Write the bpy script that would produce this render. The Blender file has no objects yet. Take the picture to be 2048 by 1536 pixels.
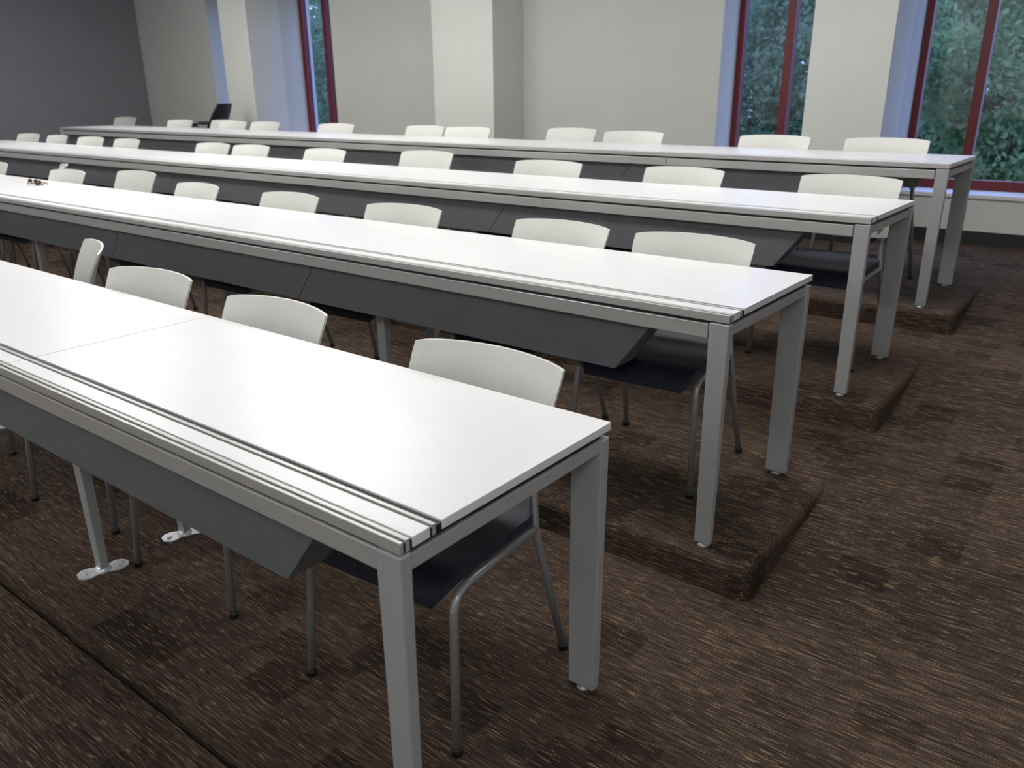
import bpy, bmesh, math, random
from mathutils import Vector, Matrix
random.seed(7)
SC=bpy.context.scene
COL=bpy.context.collection
try: SC.view_settings.view_transform='Standard'
except Exception: pass
# ------------------------------------------------------------ dimensions
P=1.3372; RZ=.1186; D=.6955; T=.77; ML=1.64; NM=6
def L(k): return k*RZ-.03 if k>=0 else -.095
YW=6.35; YG=6.72; YC=5.86; CEIL=3.15; XL=-11.86; XR=3.0; YF=-3.6
# ------------------------------------------------------------ materials
def nm(name):
    m=bpy.data.materials.new(name); m.use_nodes=True
    nt=m.node_tree; return m,nt,nt.nodes['Principled BSDF']
def mat(name,c,rough=.5,metal=0,var=.06,scale=12,bump=0,bscale=200,spec=None):
    m,nt,b=nm(name)
    tc=nt.nodes.new('ShaderNodeTexCoord'); n=nt.nodes.new('ShaderNodeTexNoise'); n.inputs['Scale'].default_value=scale
    n.inputs['Detail'].default_value=4
    r=nt.nodes.new('ShaderNodeValToRGB')
    r.color_ramp.elements[0].position=.3; r.color_ramp.elements[1].position=.7
    r.color_ramp.elements[0].color=tuple(x*(1-var) for x in c)+(1,); r.color_ramp.elements[1].color=tuple(min(1,x*(1+var)) for x in c)+(1,)
    nt.links.new(tc.outputs['Object'],n.inputs['Vector']); nt.links.new(n.outputs[0],r.inputs[0]); nt.links.new(r.outputs[0],b.inputs['Base Color'])
    b.inputs['Roughness'].default_value=rough; b.inputs['Metallic'].default_value=metal
    if spec is not None: b.inputs['Specular IOR Level'].default_value=spec
    if bump:
        n2=nt.nodes.new('ShaderNodeTexNoise'); n2.inputs['Scale'].default_value=bscale
        bp=nt.nodes.new('ShaderNodeBump'); bp.inputs['Strength'].default_value=bump; bp.inputs['Distance'].default_value=.002
        nt.links.new(tc.outputs['Object'],n2.inputs['Vector']); nt.links.new(n2.outputs[0],bp.inputs['Height']); nt.links.new(bp.outputs[0],b.inputs['Normal'])
    return m
M={}
M['laminate']=mat('white_laminate',(.77,.765,.77),.30,var=.01)
M['alu']=mat('silver_powder_coat',(.40,.412,.418),.42,.15,var=.03,scale=40,bump=.05,bscale=600)
M['rail']=mat('pale_aluminium_rail',(.52,.52,.505),.30,.35,var=.02)
M['panel']=mat('mid_grey_panel',(.130,.137,.144),.5,var=.05)
M['black']=mat('black_plastic',(.012,.012,.013),.5)
M['cback']=mat('warm_white_plastic',(.59,.595,.555),.42,var=.02)
M['navy']=mat('dark_navy_seat',(.016,.020,.040),.55,var=.15,scale=60,bump=.3,bscale=500)
M['tube']=mat('silver_tube',(.36,.37,.37),.35,.5,var=.03)
M['chrome']=mat('zinc_bracket',(.78,.80,.82),.35,.4,var=.1,scale=60)
M['brass']=mat('dark_brass',(.08,.06,.02),.4,.7)
M['wall']=mat('warm_grey_wall_paint',(.58,.585,.55),.85,var=.02,scale=3,bump=.1,bscale=150)
M['pillar']=mat('cream_pillar_paint',(.66,.67,.63),.85,var=.02,scale=3,bump=.1,bscale=150)
M['pale']=mat('pale_room_paint',(.75,.75,.74),.85,var=.02,scale=3)
M['slate']=mat('slate_wall_paint',(.22,.23,.25),.85,var=.03,scale=3,bump=.1,bscale=150)
M['ceil']=mat('ceiling_white',(.82,.82,.81),.9,var=.02)
M['base']=mat('black_rubber_baseboard',(.018,.018,.02),.6)
M['red']=mat('dark_red_frame',(.14,.008,.011),.45,var=.06)
M['sill']=mat('white_sill',(.66,.67,.68),.5,var=.02)
M['bark']=mat('tree_bark',(.09,.07,.05),.9,var=.3,scale=10)
M['lawn']=mat('outside_lawn',(.10,.20,.09),.9,var=.4,scale=3)
def glassmat():
    m,nt,b=nm('window_glass'); nt.nodes.remove(b)
    o=nt.nodes['Material Output']; t=nt.nodes.new('ShaderNodeBsdfTransparent'); t.inputs[0].default_value=(.86,.89,1,1)
    g=nt.nodes.new('ShaderNodeBsdfGlossy'); g.inputs['Roughness'].default_value=.02
    x=nt.nodes.new('ShaderNodeMixShader'); x.inputs[0].default_value=.05
    nt.links.new(t.outputs[0],x.inputs[1]); nt.links.new(g.outputs[0],x.inputs[2]); nt.links.new(x.outputs[0],o.inputs[0]); return m
M['glass']=glassmat()
def leafmat(name,a,c):
    m,nt,b=nm(name)
    tc=nt.nodes.new('ShaderNodeTexCoord'); n=nt.nodes.new('ShaderNodeTexNoise'); n.inputs['Scale'].default_value=1.3; n.inputs['Detail'].default_value=3
    r=nt.nodes.new('ShaderNodeValToRGB'); r.color_ramp.elements[0].position=.36; r.color_ramp.elements[1].position=.64
    r.color_ramp.elements[0].color=a+(1,); r.color_ramp.elements[1].color=c+(1,)
    nt.links.new(tc.outputs['Object'],n.inputs['Vector']); nt.links.new(n.outputs[0],r.inputs[0]); nt.links.new(r.outputs[0],b.inputs['Base Color'])
    b.inputs['Roughness'].default_value=.8; b.inputs['Specular IOR Level'].default_value=.1
    tr=nt.nodes.new('ShaderNodeBsdfTranslucent'); nt.links.new(r.outputs[0],tr.inputs[0])
    mx=nt.nodes.new('ShaderNodeMixShader'); mx.inputs[0].default_value=.5
    nt.links.new(b.outputs[0],mx.inputs[1]); nt.links.new(tr.outputs[0],mx.inputs[2]); nt.links.new(mx.outputs[0],nt.nodes['Material Output'].inputs[0]); return m
M['leafA']=leafmat('bluish_green_leaves',(.085,.15,.085),(.24,.33,.20))
M['leafB']=leafmat('mid_green_leaves',(.09,.17,.07),(.29,.40,.19))
def carpet():
    m,nt,b=nm('brown_streaked_carpet'); N=nt.nodes.new; K=nt.links.new
    tc=N('ShaderNodeTexCoord')
    def noise(sc,det=3,rough=.5,loc=(0,0,0),col=False):
        mp=N('ShaderNodeMapping'); mp.inputs['Scale'].default_value=sc; mp.inputs['Location'].default_value=loc; K(tc.outputs['Object'],mp.inputs['Vector'])
        n=N('ShaderNodeTexNoise'); n.inputs['Scale'].default_value=1; n.inputs['Detail'].default_value=det; n.inputs['Roughness'].default_value=rough
        K(mp.outputs[0],n.inputs['Vector']); return n.outputs[1 if col else 0]
    def ramp(src,stops):
        r=N('ShaderNodeValToRGB'); e=r.color_ramp.elements
        e[0].position,e[0].color=stops[0][0],stops[0][1]+(1,); e[1].position,e[1].color=stops[-1][0],stops[-1][1]+(1,)
        for p,c in stops[1:-1]:
            x=e.new(p); x.color=c+(1,)
        K(src,r.inputs[0]); return r.outputs[0]
    def mul(a,v):
        q=N('ShaderNodeMath'); q.operation='MULTIPLY'; K(a,q.inputs[0])
        if isinstance(v,float): q.inputs[1].default_value=v
        else: K(v,q.inputs[1])
        return q.outputs[0]
    def add(a,c):
        q=N('ShaderNodeMath'); q.operation='ADD'; K(a,q.inputs[0]); K(c,q.inputs[1]); return q.outputs[0]
    A=noise((13,300,300),0,.5); B=noise((190,430,430),1,.5,(3,7,1)); Cn=noise((4,150,150),0,.5,(8,1,6))
    st=add(add(mul(A,.44),mul(B,.34)),mul(Cn,.22))
    base=ramp(st,[(.32,(.030,.020,.0155)),(.45,(.055,.039,.031)),(.55,(.082,.060,.047)),(.68,(.15,.112,.086))])
    jit=N('ShaderNodeVectorMath'); jit.operation='SCALE'; jit.inputs['Scale'].default_value=.018
    sub=N('ShaderNodeVectorMath'); sub.operation='SUBTRACT'; sub.inputs[1].default_value=(.5,.5,.5)
    K(noise((50,100,100),1,.6,(5,5,5),True),sub.inputs[0]); K(sub.outputs[0],jit.inputs[0])
    jadd=N('ShaderNodeVectorMath'); jadd.operation='ADD'; K(tc.outputs['Object'],jadd.inputs[0]); K(jit.outputs[0],jadd.inputs[1])
    def bricks(wd,ht,loc):
        mp=N('ShaderNodeMapping'); mp.inputs['Location'].default_value=loc; K(jadd.outputs[0],mp.inputs['Vector'])
        br=N('ShaderNodeTexBrick'); K(mp.outputs[0],br.inputs['Vector'])
        br.inputs['Scale'].default_value=1; br.inputs['Brick Width'].default_value=wd; br.inputs['Row Height'].default_value=ht; br.inputs['Mortar Size'].default_value=0
        br.inputs['Color1'].default_value=(0,0,0,1); br.inputs['Color2'].default_value=(1,1,1,1); br.inputs['Bias'].default_value=0
        return br.outputs['Color']
    p1=ramp(bricks(.16,.12,(0,0,0)),[(0,(.58,.55,.54)),(.14,(.72,.70,.69)),(.22,(.98,.98,.98)),(1,(1.08,1.07,1.05))])
    p2=ramp(bricks(.50,.50,(.11,.17,0)),[(0,(.82,.82,.82)),(1,(1.14,1.13,1.11))])
    big=noise((1.2,1.6,1),1,.5)
    bigr=ramp(big,[(.35,(.88,.88,.88)),(.65,(1.08,1.07,1.06))])
    cur=base
    for x in (bigr,p1,p2):
        m1=N('ShaderNodeMix'); m1.data_type='RGBA'; m1.blend_type='MULTIPLY'; m1.inputs[0].default_value=1; K(cur,m1.inputs[6]); K(x,m1.inputs[7]); cur=m1.outputs[2]
    fl=noise((20,230,230),0,.5,(9,2,4)); fr=ramp(fl,[(.66,(0,0,0)),(.74,(1,1,1))])
    m3=N('ShaderNodeMix'); m3.data_type='RGBA'; m3.inputs[7].default_value=(.33,.23,.12,1); K(cur,m3.inputs[6])
    K(mul(fr,.55),m3.inputs[0])
    K(m3.outputs[2],b.inputs['Base Color']); b.inputs['Roughness'].default_value=.95; b.inputs['Specular IOR Level'].default_value=.1
    bp=N('ShaderNodeBump'); bp.inputs['Strength'].default_value=.25; bp.inputs['Distance'].default_value=.003; K(st,bp.inputs['Height']); K(bp.outputs[0],b.inputs['Normal'])
    return m
M['carpet']=carpet()
# ------------------------------------------------------------ helpers
def box(bm,x0,x1,y0,y1,z0,z1,bev=0,taper=None):
    vs=[]
    for z in (z0,z1):
        for (x,y) in ((x0,y0),(x1,y0),(x1,y1),(x0,y1)):
            if taper and z==z0:
                cx,cy=(x0+x1)/2,(y0+y1)/2; x=cx+(x-cx)*taper; y=cy+(y-cy)*taper
            vs.append(bm.verts.new((x,y,z)))
    fs=[bm.faces.new([vs[i] for i in q]) for q in ((3,2,1,0),(4,5,6,7),(0,1,5,4),(1,2,6,5),(2,3,7,6),(3,0,4,7))]
    if bev:
        es=set(e for f in fs for e in f.edges)
        bmesh.ops.bevel(bm,geom=list(es),offset=bev,segments=2,affect='EDGES',profile=.5)
    return fs
def prism_y(bm,pts,y0,y1,bev=0):
    a=[bm.verts.new((x,y0,z)) for x,z in pts]; b=[bm.verts.new((x,y1,z)) for x,z in pts]
    fs=[bm.faces.new(a),bm.faces.new(b[::-1])]
    n=len(pts)
    for i in range(n): fs.append(bm.faces.new((a[(i+1)%n],a[i],b[i],b[(i+1)%n])))
    bmesh.ops.recalc_face_normals(bm,faces=fs)
    if bev: bmesh.ops.bevel(bm,geom=list(set(e for f in fs for e in f.edges)),offset=bev,segments=2,affect='EDGES',profile=.5)
def tube(bm,pts,r,n=10,cap=True):
    pts=[Vector(p) for p in pts]; rings=[]
    up=Vector((1,0,0))
    for i,p in enumerate(pts):
        t=(pts[min(i+1,len(pts)-1)]-pts[max(i-1,0)]).normalized()
        a=up-t*up.dot(t)
        if a.length<1e-3: a=Vector((0,1,0))-t*t.y
        a.normalize(); b=t.cross(a)
        rr=r[i] if isinstance(r,(list,tuple)) else r
        rings.append([bm.verts.new(p+(a*math.cos(2*math.pi*j/n)+b*math.sin(2*math.pi*j/n))*rr) for j in range(n)])
    for i in range(len(rings)-1):
        for j in range(n):
            f=bm.faces.new((rings[i][j],rings[i][(j+1)%n],rings[i+1][(j+1)%n],rings[i+1][j])); f.smooth=True
    if cap:
        bm.faces.new(rings[0][::-1]); bm.faces.new(rings[-1])
def smooth_path(pts,n=5,w=.35):
    pts=[Vector(p) for p in pts]; out=[pts[0]]
    for i in range(1,len(pts)-1):
        a,b,c=pts[i-1],pts[i],pts[i+1]; p=b+(a-b)*w if (a-b).length*w<.06 else b+(a-b).normalized()*.06
        q=b+(c-b)*w if (c-b).length*w<.06 else b+(c-b).normalized()*.06
        for k in range(n+1):
            t=k/n; out.append(p*(1-t)**2+b*2*t*(1-t)+q*t*t)
    out.append(pts[-1]); return out
def shell(bm,fn,nu,nv,off):
    A=[[bm.verts.new(fn(i/nu*2-1,j/nv)) for i in range(nu+1)] for j in range(nv+1)]
    B=[[bm.verts.new(Vector(fn(i/nu*2-1,j/nv))+Vector(off)) for i in range(nu+1)] for j in range(nv+1)]
    fs=[]
    for j in range(nv):
        for i in range(nu):
            fs.append(bm.faces.new((A[j][i],A[j][i+1],A[j+1][i+1],A[j+1][i]))); fs.append(bm.faces.new((B[j][i],B[j+1][i],B[j+1][i+1],B[j][i+1])))
    for f in fs: f.smooth=True
    rim=[]
    for i in range(nu):
        rim.append((A[0][i],B[0][i],B[0][i+1],A[0][i+1])); rim.append((A[nv][i],A[nv][i+1],B[nv][i+1],B[nv][i]))
    for j in range(nv):
        rim.append((A[j][0],A[j+1][0],B[j+1][0],B[j][0])); rim.append((A[j][nu],B[j][nu],B[j+1][nu],A[j+1][nu]))
    for q in rim: fs.append(bm.faces.new(q))
    bmesh.ops.recalc_face_normals(bm,faces=fs)
    re=[e for e in bm.edges if len(e.link_faces)==2 and e.calc_face_angle(0)>1.0]
    for e in re: e.smooth=False
def obj(name,bm,m,parent=None,loc=None):
    me=bpy.data.meshes.new(name); bm.to_mesh(me); bm.free(); me.materials.append(m)
    o=bpy.data.objects.new(name,me); COL.objects.link(o)
    if parent: o.parent=parent
    if loc: o.location=loc
    return o
def NB(): return bmesh.new()
def thing(name,label,cat,loc=(0,0,0),rz=0,group=None):
    o=bpy.data.objects.new(name,None); o.empty_display_size=.1; COL.objects.link(o); o.location=loc; o.rotation_euler=(0,0,rz)
    o['label']=label; o['category']=cat
    if group: o['group']=group
    return o
def struct(o): o['kind']='structure'; return o
def dup(root,loc,rz,label):
    r=root.copy(); COL.objects.link(r); r.location=loc; r.rotation_euler=(0,0,rz); r['label']=label
    for ch in kids[root.name]:
        c=ch.copy(); COL.objects.link(c); c.parent=r
        for g in kids.get(ch.name,[]):
            d=g.copy(); COL.objects.link(d); d.parent=c
    return r
kids={}
# ------------------------------------------------------------ floor
bm=NB()
XE=.15; FO=.045; BV=.030
def front(k): return k*P-FO if k else -.024
for k in range(0,4):
    y0=front(k); y1=front(k+1)+.03 if k<3 else YG
    fs=box(bm,XL-.1,XE,y0,y1,-.9,L(k))
    es=[]
    for e in set(e for f in fs for e in f.edges):
        a,b=e.verts[0].co,e.verts[1].co
        top=abs(a.z-L(k))<1e-5 and abs(b.z-L(k))<1e-5
        if top and abs(a.y-y0)<1e-5 and abs(b.y-y0)<1e-5: es.append(e)
        if top and abs(a.x-XE)<1e-5 and abs(b.x-XE)<1e-5: es.append(e)
        if abs(a.x-XE)<1e-5 and abs(b.x-XE)<1e-5 and abs(a.y-y0)<1e-5 and abs(b.y-y0)<1e-5: es.append(e)
    r=bmesh.ops.bevel(bm,geom=es,offset=BV if k else .012,segments=6,affect='EDGES',profile=.5)
    for f in r['faces']: f.smooth=True
box(bm,XL-.1,XE-.02,YF-.1,front(0)-.020,-.9,L(-1))
prof=[(YF-.1,L(-1)+.0004),(-1.0,L(-1)+.0004),(-.9,L(-1)+.004),(-.15,L(0)-.004),(-.05,L(0)+.0008)]
for k in range(1,4):
    y0=front(k); prof+=[(y0-.03,L(k-1)+.0008),(y0+.14,L(k-1)+.006),(y0+.64,L(k)-.022),(y0+.80,L(k)+.0008)]
prof+=[(YG,L(3)+.0008)]
pv=[(bm.verts.new((XE-BV-.004,y,z)),bm.verts.new((XR+.1,y,z))) for y,z in prof]
for i in range(len(pv)-1):
    f=bm.faces.new((pv[i][0],pv[i][1],pv[i+1][1],pv[i+1][0])); f.smooth=True
struct(obj('floor',bm,M['carpet']))
# ------------------------------------------------------------ walls
def sbox(name,m,*bs,parent=None):
    bm=NB()
    for b in bs: box(bm,*b)
    o=obj(name,bm,m,parent)
    if not parent: struct(o)
    return o
FL=L(3)
WINS=[(-10.03,-9.02),(-8.45,-7.47),(-2.39,-1.44),(-.85,.16)]
COLS=[(-9.02,-8.45),(-5.35,-4.55),(-1.44,-.85)]
SOL=[(XL-.1,-10.03),(-9.02,-8.45),(-7.47,-2.39),(-1.44,-.85),(.16,XR+.1)]
SILL=.70; HEAD=2.72
wb=NB()
for a,b in SOL: box(wb,a,b,YW,YG+.12,-.9,CEIL)
for a,b in WINS:
    box(wb,a,b,YW,YG+.12,-.9,SILL-.03); box(wb,a,b,YW,YG+.12,HEAD,CEIL)
wall_back=struct(obj('wall_back',wb,M['wall']))
for a,b in COLS:
    bm=NB(); box(bm,a,b,YC,YW-.001,FL-.02,CEIL); obj('pillar',bm,M['pillar'],wall_back)
sbox('wall_left',M['slate'],(XL-.15,XL,YF,YG,-.9,CEIL))
sbox('wall_right',M['pale'],(XR,XR+.15,YF,YG,-.9,CEIL))
sbox('wall_front',M['pale'],(XL-.15,XR+.15,YF-.15,YF,-.9,CEIL))
sbox('ceiling',M['ceil'],(XL-.15,XR+.15,YF-.15,YG+.12,CEIL,CEIL+.1))
bb=[]; h=FL+.10; cur=XL
for a,b in COLS:
    bb.append((cur,a-.012,YW-.012,YW,FL,h)); bb.append((a-.012,a,YC-.012,YW,FL,h)); bb.append((a,b,YC-.012,YC,FL,h)); bb.append((b,b+.012,YC-.012,YW,FL,h)); cur=b+.012
bb.append((cur,XR,YW-.012,YW,FL,h))
sbox('baseboard_back',M['base'],*bb)
sbox('baseboard_left',M['base'],(XL,XL+.012,3*P,YW-.012,FL,h))
for i,(a,b) in enumerate(WINS):
    w=bpy.data.objects.new('window_%d'%(i+1),None); COL.objects.link(w); w.location=((a+b)/2,YG,SILL); struct(w)
    hw=(b-a)/2; H_=HEAD-SILL; mo=-.045 if i==3 else 0
    bm=NB(); fw=.055
    box(bm,-hw,-hw+fw,-.05,.03,0,H_,.003); box(bm,hw-fw,hw,-.05,.03,0,H_,.003)
    box(bm,-hw+fw,hw-fw,-.05,.03,0,.075,.003); box(bm,-hw+fw,hw-fw,-.05,.03,H_-.06,H_,.003)
    obj('window_frame',bm,M['red'],w)
    bm=NB(); box(bm,mo-.035,mo+.035,-.06,.03,.075,H_-.06,.003); obj('mullion',bm,M['red'],w)
    for s in (-1,1):
        bm=NB(); x0,x1=(( -hw+fw),mo-.035) if s<0 else (mo+.035,hw-fw)
        box(bm,x0,x1,-.008,-.002,.075,H_-.06); obj('glass_pane',bm,M['glass'],w)
    bm=NB(); box(bm,-hw,hw,-(YG-YW)-.02,-.05,-.03,0,.004); obj('window_sill',bm,M['sill'],w)
# ------------------------------------------------------------ outside
sbox('ground_outside',M['lawn'],(-60,30,YG+.2,60,-2.0,-1.9))
def tree(x,y,zc,rx,rz_,n,m,label,seed,ls=1):
    rnd=random.Random(seed)
    t=thing('tree',label,'tree',(x,y,-1.9),0,'trees outside the windows')
    bm=NB(); top=zc+1.9
    tube(bm,[(0,0,0),(.05,0,top*.4),(0,.05,top*.8),(.1,0,top+rz_*.5)],[.16,.13,.10,.03],8)
    for k in range(9):
        a=rnd.uniform(0,6.28); z0=top*rnd.uniform(.4,.9)
        tube(bm,[(0,0,z0),(math.cos(a)*rx*.4,math.sin(a)*rx*.4,z0+.5),(math.cos(a)*rx*.8,math.sin(a)*rx*.8,z0+.9)],[.05,.03,.012],6)
    obj('trunk',bm,M['bark'],t)
    cl=[]
    for k in range(110):
        while True:
            p=Vector((rnd.uniform(-1,1),rnd.uniform(-1,1),rnd.uniform(-1,1)))
            if p.length<1: break
        cl.append((Vector((p.x*rx,p.y*rx*.8,top+p.z*rz_)),rnd.uniform(.25,.55)*(1 if ls<1.5 else 2.0)))
    vs=[];fs=[]
    for i in range(n):
        c,r=rnd.choice(cl)
        p=c+Vector((max(-1,min(1,rnd.gauss(0,.5))),max(-1,min(1,rnd.gauss(0,.5))),rnd.gauss(0,.4)))*r
        s=rnd.uniform(.026,.05)*ls
        a=Vector((rnd.gauss(0,1),rnd.gauss(0,1),rnd.gauss(0,1))).normalized(); b=a.cross(Vector((rnd.gauss(0,1),rnd.gauss(0,1),rnd.gauss(0,1)))).normalized()
        q=len(vs); vs+=[p+a*s*1.5,p+b*s*.8,p-a*s*1.5,p-b*s*.8]; fs.append((q,q+1,q+2,q+3))
    me=bpy.data.meshes.new('foliage'); me.from_pydata([tuple(v) for v in vs],[],fs); me.materials.append(m)
    o=bpy.data.objects.new('foliage',me); COL.objects.link(o); o.parent=t
tree(-1.2,13.6,1.6,1.7,2.3,22000,M['leafB'],'leafy mid-green tree outside the window at the far right edge',3)
tree(-5.1,14.6,1.7,1.75,2.4,20000,M['leafA'],'bluish-green tree outside the window between the pillar and the middle wall',5)
tree(-16.5,14.5,1.7,2.0,2.4,18000,M['leafA'],'green tree outside the narrow red-framed window left of the middle wall',8)
tree(-5.0,23.0,2.2,6.0,4.2,50000,M['leafA'],'large dark tree farther off behind the two right-hand windows',11,2.5)
tree(-26.0,24.0,2.0,6.0,3.8,26000,M['leafA'],'large tree far beyond the narrow window, behind the nearer green tree',12,2.5)
# ------------------------------------------------------------ tables
def make_table(k,label):
    t=thing('lecture_table',label,'table',(0,k*P,L(k)),0,'long white lecture tables in tiered rows')
    XT=-ML*NM
    for i in range(NM):
        g=.0022 if k==0 else .0002
        tb=.0012 if k==0 else .0004
        xa=-ML*(i+1)+(g if i<NM-1 else 0); xb=-ML*i-(g if i else 0)
        bm=NB(); box(bm,xa,xb,.108,D,T-.020,T,tb); obj('tabletop',bm,M['laminate'],t)
        bm=NB(); box(bm,xa,xb,.031,.076,T-.022,T,tb); lid=obj('cable_lid',bm,M['laminate'],t)
        bm=NB(); box(bm,xa,xb,.0825,.0915,T-.022,T+.001,.001); obj('lid_hinge',bm,M['rail'],lid)
        bm=NB(); box(bm,xa,xb,.0,.009,T-.024,T,.0015); box(bm,xa,xb,.0145,.0245,T-.024,T+.001,.001); obj('front_edge_strip',bm,M['rail'],t)
        xo=xb-.001 if i==0 else xb
        bm=NB(); box(bm,xa,xo,.074,.110,T-.0215,T-.005); box(bm,xa,xo,.008,.033,T-.0215,T-.005); obj('groove_shade',bm,M['black'],t)  # black fill just below the surface stands in for shade in the open grooves
        ra=-ML*(i+1)+.0012 if i<NM-1 else XT+.066; rb=-ML*i-.0012 if i else -.066
        bm=NB(); box(bm,ra,rb,.004,.045,T-.080,T-.034,.003); obj('front_rail',bm,M['rail'],t)
        bm=NB(); box(bm,ra,rb,D-.075,D-.05,T-.062,T-.034,.002); obj('rear_rail',bm,M['alu'],t)
        x0=-.40-ML*i; x1=x0-ML+.003 if i<NM-1 else XT+.10
        sl=.13
        bm=NB(); prism_y(bm,[(x0,T-.25),(x0+sl,T-.08),(x1+(sl if i<NM-1 else 0),T-.08),(x1,T-.25)],.040,.148,.0015); obj('cable_trough',bm,M['panel'],t)
    bm=NB(); box(bm,XT+.01,-.012,.010,.20,T-.034,T-.024); box(bm,XT+.01,-.012,.20,D-.03,T-.036,T-.0205); obj('under_channel',bm,M['black'],t)
    for e,(xa,xb) in enumerate(((-.042,-.006),(XT+.006,XT+.042))):
        bm=NB(); box(bm,xa,xb,.030,D-.03,T-.070,T-.037,.002); obj('end_beam',bm,M['alu'],t)
        def lx(w): return (-w+.002,.002) if e==0 else (XT-.002,XT+w-.002)
        a,b=lx(.062); bm=NB(); box(bm,a,b,-.004,.026,.012,T-.028,.003,taper=.86); l1=obj('leg',bm,M['alu'],t)
        a2,b2=lx(.088); bm=NB(); box(bm,a2,b2,D-.042,D-.008,.012,T-.034,.003,taper=.88); l2=obj('leg',bm,M['alu'],t)
        for l,cx,cy in ((l1,(a+b)/2,.011),(l2,(a2+b2)/2,D-.025)):
            bm=NB(); tube(bm,[(cx,cy,0),(cx,cy,.006),(cx,cy,.014)],[.020,.019,.009],14); obj('foot_glide',bm,M['tube'],l)
    for i in range(1,NM):
        x=-ML*i
        for y in (.172,.475):
            bm=NB(); box(bm,x-.028,x+.028,y-.02,y+.02,.012,T-.036,.003,taper=.7); l=obj('leg',bm,M['alu'],t)
            bm=NB(); tube(bm,[(x,y,.0),(x,y,.007),(x,y,.022)],[.028,.026,.018],14)
            for sx in (-1,1):
                ox=sx*.012
                pts=[(x-.022,y)]+[(x+ox-.030,y+sx*.030),(x+ox-.034,y+sx*.052),(x+ox-.022,y+sx*.072),(x+ox+.004,y+sx*.080),(x+ox+.026,y+sx*.070),(x+ox+.034,y+sx*.048),(x+ox+.030,y+sx*.026)]+[(x+.022,y)]
                lo=[bm.verts.new((px,py,.001)) for px,py in pts]; hi=[bm.verts.new((px,py,.006)) for j,(px,py) in enumerate(pts)]
                n_=len(pts)
                fs=[bm.faces.new(lo),bm.faces.new(hi)]+[bm.faces.new((lo[j],lo[(j+1)%n_],hi[(j+1)%n_],hi[j])) for j in range(n_)]
                bmesh.ops.recalc_face_normals(bm,faces=fs)
                tube(bm,[(x+ox,y+sx*.056,.004),(x+ox,y+sx*.056,.013)],.009,6)
            obj('floor_bracket',bm,M['chrome'],l)
        bm=NB(); box(bm,x-.03,x+.03,.05,D-.08,T-.058,T-.037,.002); obj('support_beam',bm,M['alu'],t)
    return t
TL=['long white lecture table in the nearest row with grooved front strip','long white table in the second row, small dark keys on its far left top',
    'long white table in the third row, between two rows of pale chair backs','farthest long white table in front of the windows and pillars']
for k in range(4): make_table(k,TL[k])
# ------------------------------------------------------------ chairs
def make_chair():
    t=thing('classroom_chair','x','chair',(0,0,0),0,None); kids[t.name]=ks=[]
    def bk(u,v):
        hw=.236+.012*v
        s=max(0,(v-.9)/.1)
        return (hw*u*(1-.008*s*s),.19+.10*v-.045*u*u-.01*math.sin(math.pi*v),.56+v*(.292-.008*u*u-.005*abs(u)**10)+.02*(1-v)*u*u)
    bm=NB(); shell(bm,bk,24,10,(0,.010,0)); ks.append(obj('backrest',bm,M['cback'],t))
    def st(u,v):
        s=v*2-1; e=max(0,(abs(s)-.6)/.4); hw=.232*(1-.16*e**2.2)-.012*(v)
        y=-.25+.455*v; z=.468-.012*(1-u*u)*(1-abs(s))
        if v<.2: q=(.2-v)/.2; z-=.055*q*q; y+=.015*q*q
        if v>.85: z+=.012*((v-.85)/.15)**2
        return (hw*u,y,z)
    bm=NB(); shell(bm,st,14,16,(0,0,-.026)); ks.append(obj('seat',bm,M['navy'],t))
    for s in (-1,1):
        bm=NB(); tube(bm,smooth_path([(s*.255,-.235,.012),(s*.236,-.205,.428),(s*.222,.15,.425)]),.0115,10)
        l=obj('leg',bm,M['tube'],t); ks.append(l)
        bm=NB(); tube(bm,[(s*.255,-.235,0),(s*.255,-.235,.022)],.0145,10); g=obj('foot_glide',bm,M['black'],l); kids[l.name]=[g]
        bm=NB(); tube(bm,smooth_path([(s*.255,.25,.012),(s*.225,.150,.42),(s*.205,.172,.52),(s*.190,.212,.66)]),.0115,10)
        l=obj('leg',bm,M['tube'],t); ks.append(l)
        bm=NB(); tube(bm,[(s*.255,.25,0),(s*.255,.25,.022)],.0145,10); g=obj('foot_glide',bm,M['black'],l); kids[l.name]=[g]
        bm=NB(); box(bm,s*.198-.016,s*.198+.016,.165,.200,.56,.62,.005); ks.append(obj('back_bracket',bm,M['cback'],t))
    bm=NB(); tube(bm,[(-.225,-.12,.424),(.225,-.12,.424)],.009,8); tube(bm,[(-.225,.12,.424),(.225,.12,.424)],.009,8); ks.append(obj('seat_frame',bm,M['tube'],t))
    return t
proto=make_chair()
ROWS=[[(-.42,0,3),(-1.33,0,3),(-2.13,.02,7),(-3.05,.20,-20)],
 [(-.48,0,3),(-1.12,0,-1),(-2.06,0,3),(-2.97,0,0),(-3.9,0,-3),(-5.00,0,2),(-5.60,0,2),(-6.26,.23,-24),(-6.90,0,0)],
 [(-.345,.09,0),(-1.26,.07,-2),(-2.16,.04,2),(-3.38,.04,3),(-4.30,.04,-2),(-5.24,.04,0),(-5.80,.04,0),(-7.20,0,-2),(-7.90,0,2),(-8.66,0,-3),(-9.33,0,2)],
 [(-.51,0,2),(-1.24,0,-2),(-2.33,.05,3),(-3.03,.05,-2),(-3.98,.05,2),(-4.56,.10,-3),(-5.70,.05,3),(-6.86,.05,0),(-7.40,.02,0),(-7.93,.05,0),(-8.50,.05,2),(-10.30,.34,3)]]
RN=['nearest table','second table row','third table row','farthest table']
GN=['white-backed chairs behind the nearest table','white-backed chairs behind the second table','white-backed chairs behind the third table','white-backed chairs behind the farthest table']
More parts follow.
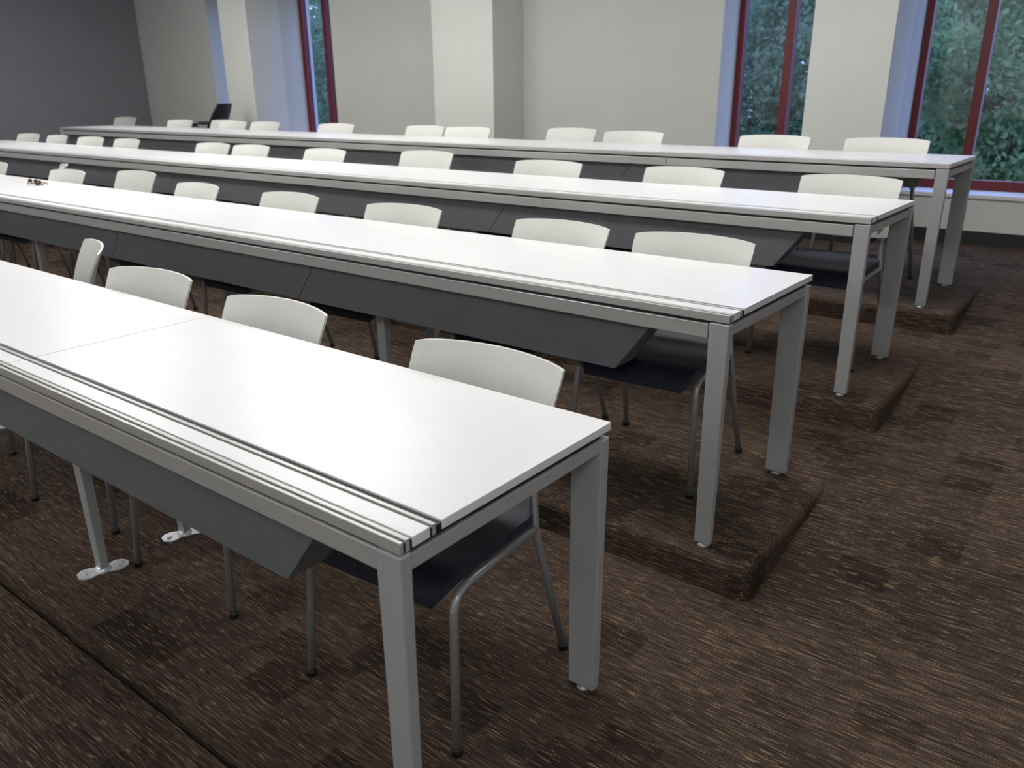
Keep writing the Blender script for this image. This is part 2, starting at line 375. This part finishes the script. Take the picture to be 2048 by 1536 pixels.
ORD=['first','second','third','fourth','fifth','sixth','seventh','eighth','ninth','tenth','eleventh','last']
for k,row in enumerate(ROWS):
    for i,(x,dy,rot) in enumerate(row):
        y0=.508+dy
        if min(abs(x+ML*q) for q in range(1,NM+1))<.275 and y0<.7 and rot>-15:
            x-=.04; y0+=.235
        if rot<-15: lab='white-backed chair turned sideways behind the %s, %s from its right end'%(RN[k],ORD[i])
        else: lab='white-backed chair with navy seat behind the %s, %s from its right end'%(RN[k],ORD[i])
        loc=(x,k*P+y0,L(k)); rz=math.radians(rot)
        if k==0 and i==0:
            proto.location=loc; proto.rotation_euler=(0,0,rz); proto['label']=lab; c=proto
        else: c=dup(proto,loc,rz,lab)
        c['group']=GN[k]
# black office chair near the back wall
oc=thing('office_chair','black mesh-back office chair with armrests behind the farthest table near the back wall','chair',(-8.92,5.30,FL),math.radians(-62))
bm=NB(); shell(bm,lambda u,v:((.20+.02*math.sin(math.pi*v))*u*(1-.12*max(0,v-.8)/.2),.18+.26*v-.05*u*u,.54+.48*v),12,10,(0,.02,0)); obj('backrest',bm,M['black'],oc)
bm=NB(); shell(bm,lambda u,v:(.24*u*(1-.1*(2*v-1)**4),-.24+.47*v,.49-.02*(1-v)**3),10,10,(0,0,-.06)); obj('seat',bm,M['navy'],oc)
for s in (-1,1):
    bm=NB(); tube(bm,smooth_path([(s*.2,.05,.44),(s*.29,.05,.46),(s*.29,.05,.76)]),.013,8); box(bm,s*.29-.035,s*.29+.035,-.15,.15,.76,.80,.01); obj('armrest',bm,M['black'],oc)
bm=NB(); tube(bm,[(0,0,.09),(0,0,.30),(0,0,.44)],[.03,.025,.03],12); tube(bm,[(0,.12,.44),(0,.25,.47),(0,.27,.62)],.018,8); obj('pedestal',bm,M['black'],oc)
for q in range(5):
    a=q*2*math.pi/5; bm=NB(); tube(bm,[(0,0,.11),(.15*math.cos(a),.15*math.sin(a),.09),(.29*math.cos(a),.29*math.sin(a),.07)],[.025,.02,.014],8); l=obj('leg',bm,M['black'],oc)
    cx,cy=.29*math.cos(a),.29*math.sin(a); bm=NB(); tube(bm,[(cx-.018,cy,.028),(cx+.018,cy,.028)],.028,12); obj('caster',bm,M['black'],l)
# keys on second table
kb=thing('key_bunch','small dark brass keys lying on the second table near the far left','keys',(-5.52,P+.46,L(1)+T+.006))
bm=NB(); ring=[(.022*math.cos(a*math.pi/8),.022*math.sin(a*math.pi/8),.008+.004*math.sin(a)) for a in range(17)]; tube(bm,ring,.0025,6); obj('key_ring',bm,M['brass'],kb)
for q in range(4):
    a=q*.9+.4; bm=NB()
    c,s=math.cos(a),math.sin(a)
    tube(bm,[(c*.03,s*.03,.008+.006*q),(c*.045,s*.045,.009+.006*q),(c*.055,s*.055,.009+.006*q)],[.012,.014,.008],10)
    tube(bm,[(c*.055,s*.055,.009+.006*q),(c*.095,s*.095,-.001)],.004,6); obj('key',bm,M['brass'],kb)
# ------------------------------------------------------------ light
def area(x,y,w,h,e,c=(1,.985,.965)):
    l=bpy.data.lights.new('ceiling_lamp','AREA'); l.shape='RECTANGLE'; l.size=w; l.size_y=h; l.energy=e; l.color=c
    o=bpy.data.objects.new('ceiling_lamp',l); COL.objects.link(o); o.location=(x,y,CEIL-.03); return o
for x,q in ((-.9,.85),(-4.6,1.15),(-8.3,.9)):
    for y,e in ((1.1,46),(3.5,53)): area(x,y,2.2,.8,e*q)
for x,y,e in ((1.6,-1.8,50),(-3.2,-2.3,58),(-8.0,-2.3,58)):  # added fill lights without fixtures, brighten panels and other faces towards the front
    l=bpy.data.lights.new('front_fill','POINT'); l.energy=e; l.shadow_soft_size=.3; l.color=(.97,.98,1)
    o=bpy.data.objects.new('front_fill',l); COL.objects.link(o); o.location=(x,y,2.8)
w=bpy.data.worlds.new('sky'); SC.world=w; w.use_nodes=True; nt=w.node_tree
bg=nt.nodes['Background']; tc=nt.nodes.new('ShaderNodeTexCoord'); sp=nt.nodes.new('ShaderNodeSeparateXYZ'); r=nt.nodes.new('ShaderNodeValToRGB')
r.color_ramp.elements[0].position=.0; r.color_ramp.elements[0].color=(.22,.30,.48,1); r.color_ramp.elements[1].position=.55; r.color_ramp.elements[1].color=(.42,.56,1,1)
nt.links.new(tc.outputs['Generated'],sp.inputs[0]); nt.links.new(sp.outputs[2],r.inputs[0]); nt.links.new(r.outputs[0],bg.inputs[0]); bg.inputs[1].default_value=4.6
# ------------------------------------------------------------ camera
psi,th,ro,f=.6655,.3542,.0086,1640.59
fw=Vector((-math.sin(psi)*math.cos(th),math.cos(psi)*math.cos(th),-math.sin(th)))
r0=Vector((math.cos(psi),math.sin(psi),0)); u0=r0.cross(fw)
rr=r0*math.cos(ro)-u0*math.sin(ro); uu=r0*math.sin(ro)+u0*math.cos(ro)
cd=bpy.data.cameras.new('camera'); cam=bpy.data.objects.new('camera',cd); COL.objects.link(cam)
cam.matrix_world=Matrix(((rr.x,uu.x,-fw.x,.9199),(rr.y,uu.y,-fw.y,-.8536),(rr.z,uu.z,-fw.z,1.4742),(0,0,0,1)))
cd.sensor_width=22.3; cd.lens=f/2048*22.3; cd.shift_y=19/2048; cd.clip_start=.05
cd.dof.use_dof=True; cd.dof.focus_distance=2.3; cd.dof.aperture_fstop=2.8
SC.camera=cam
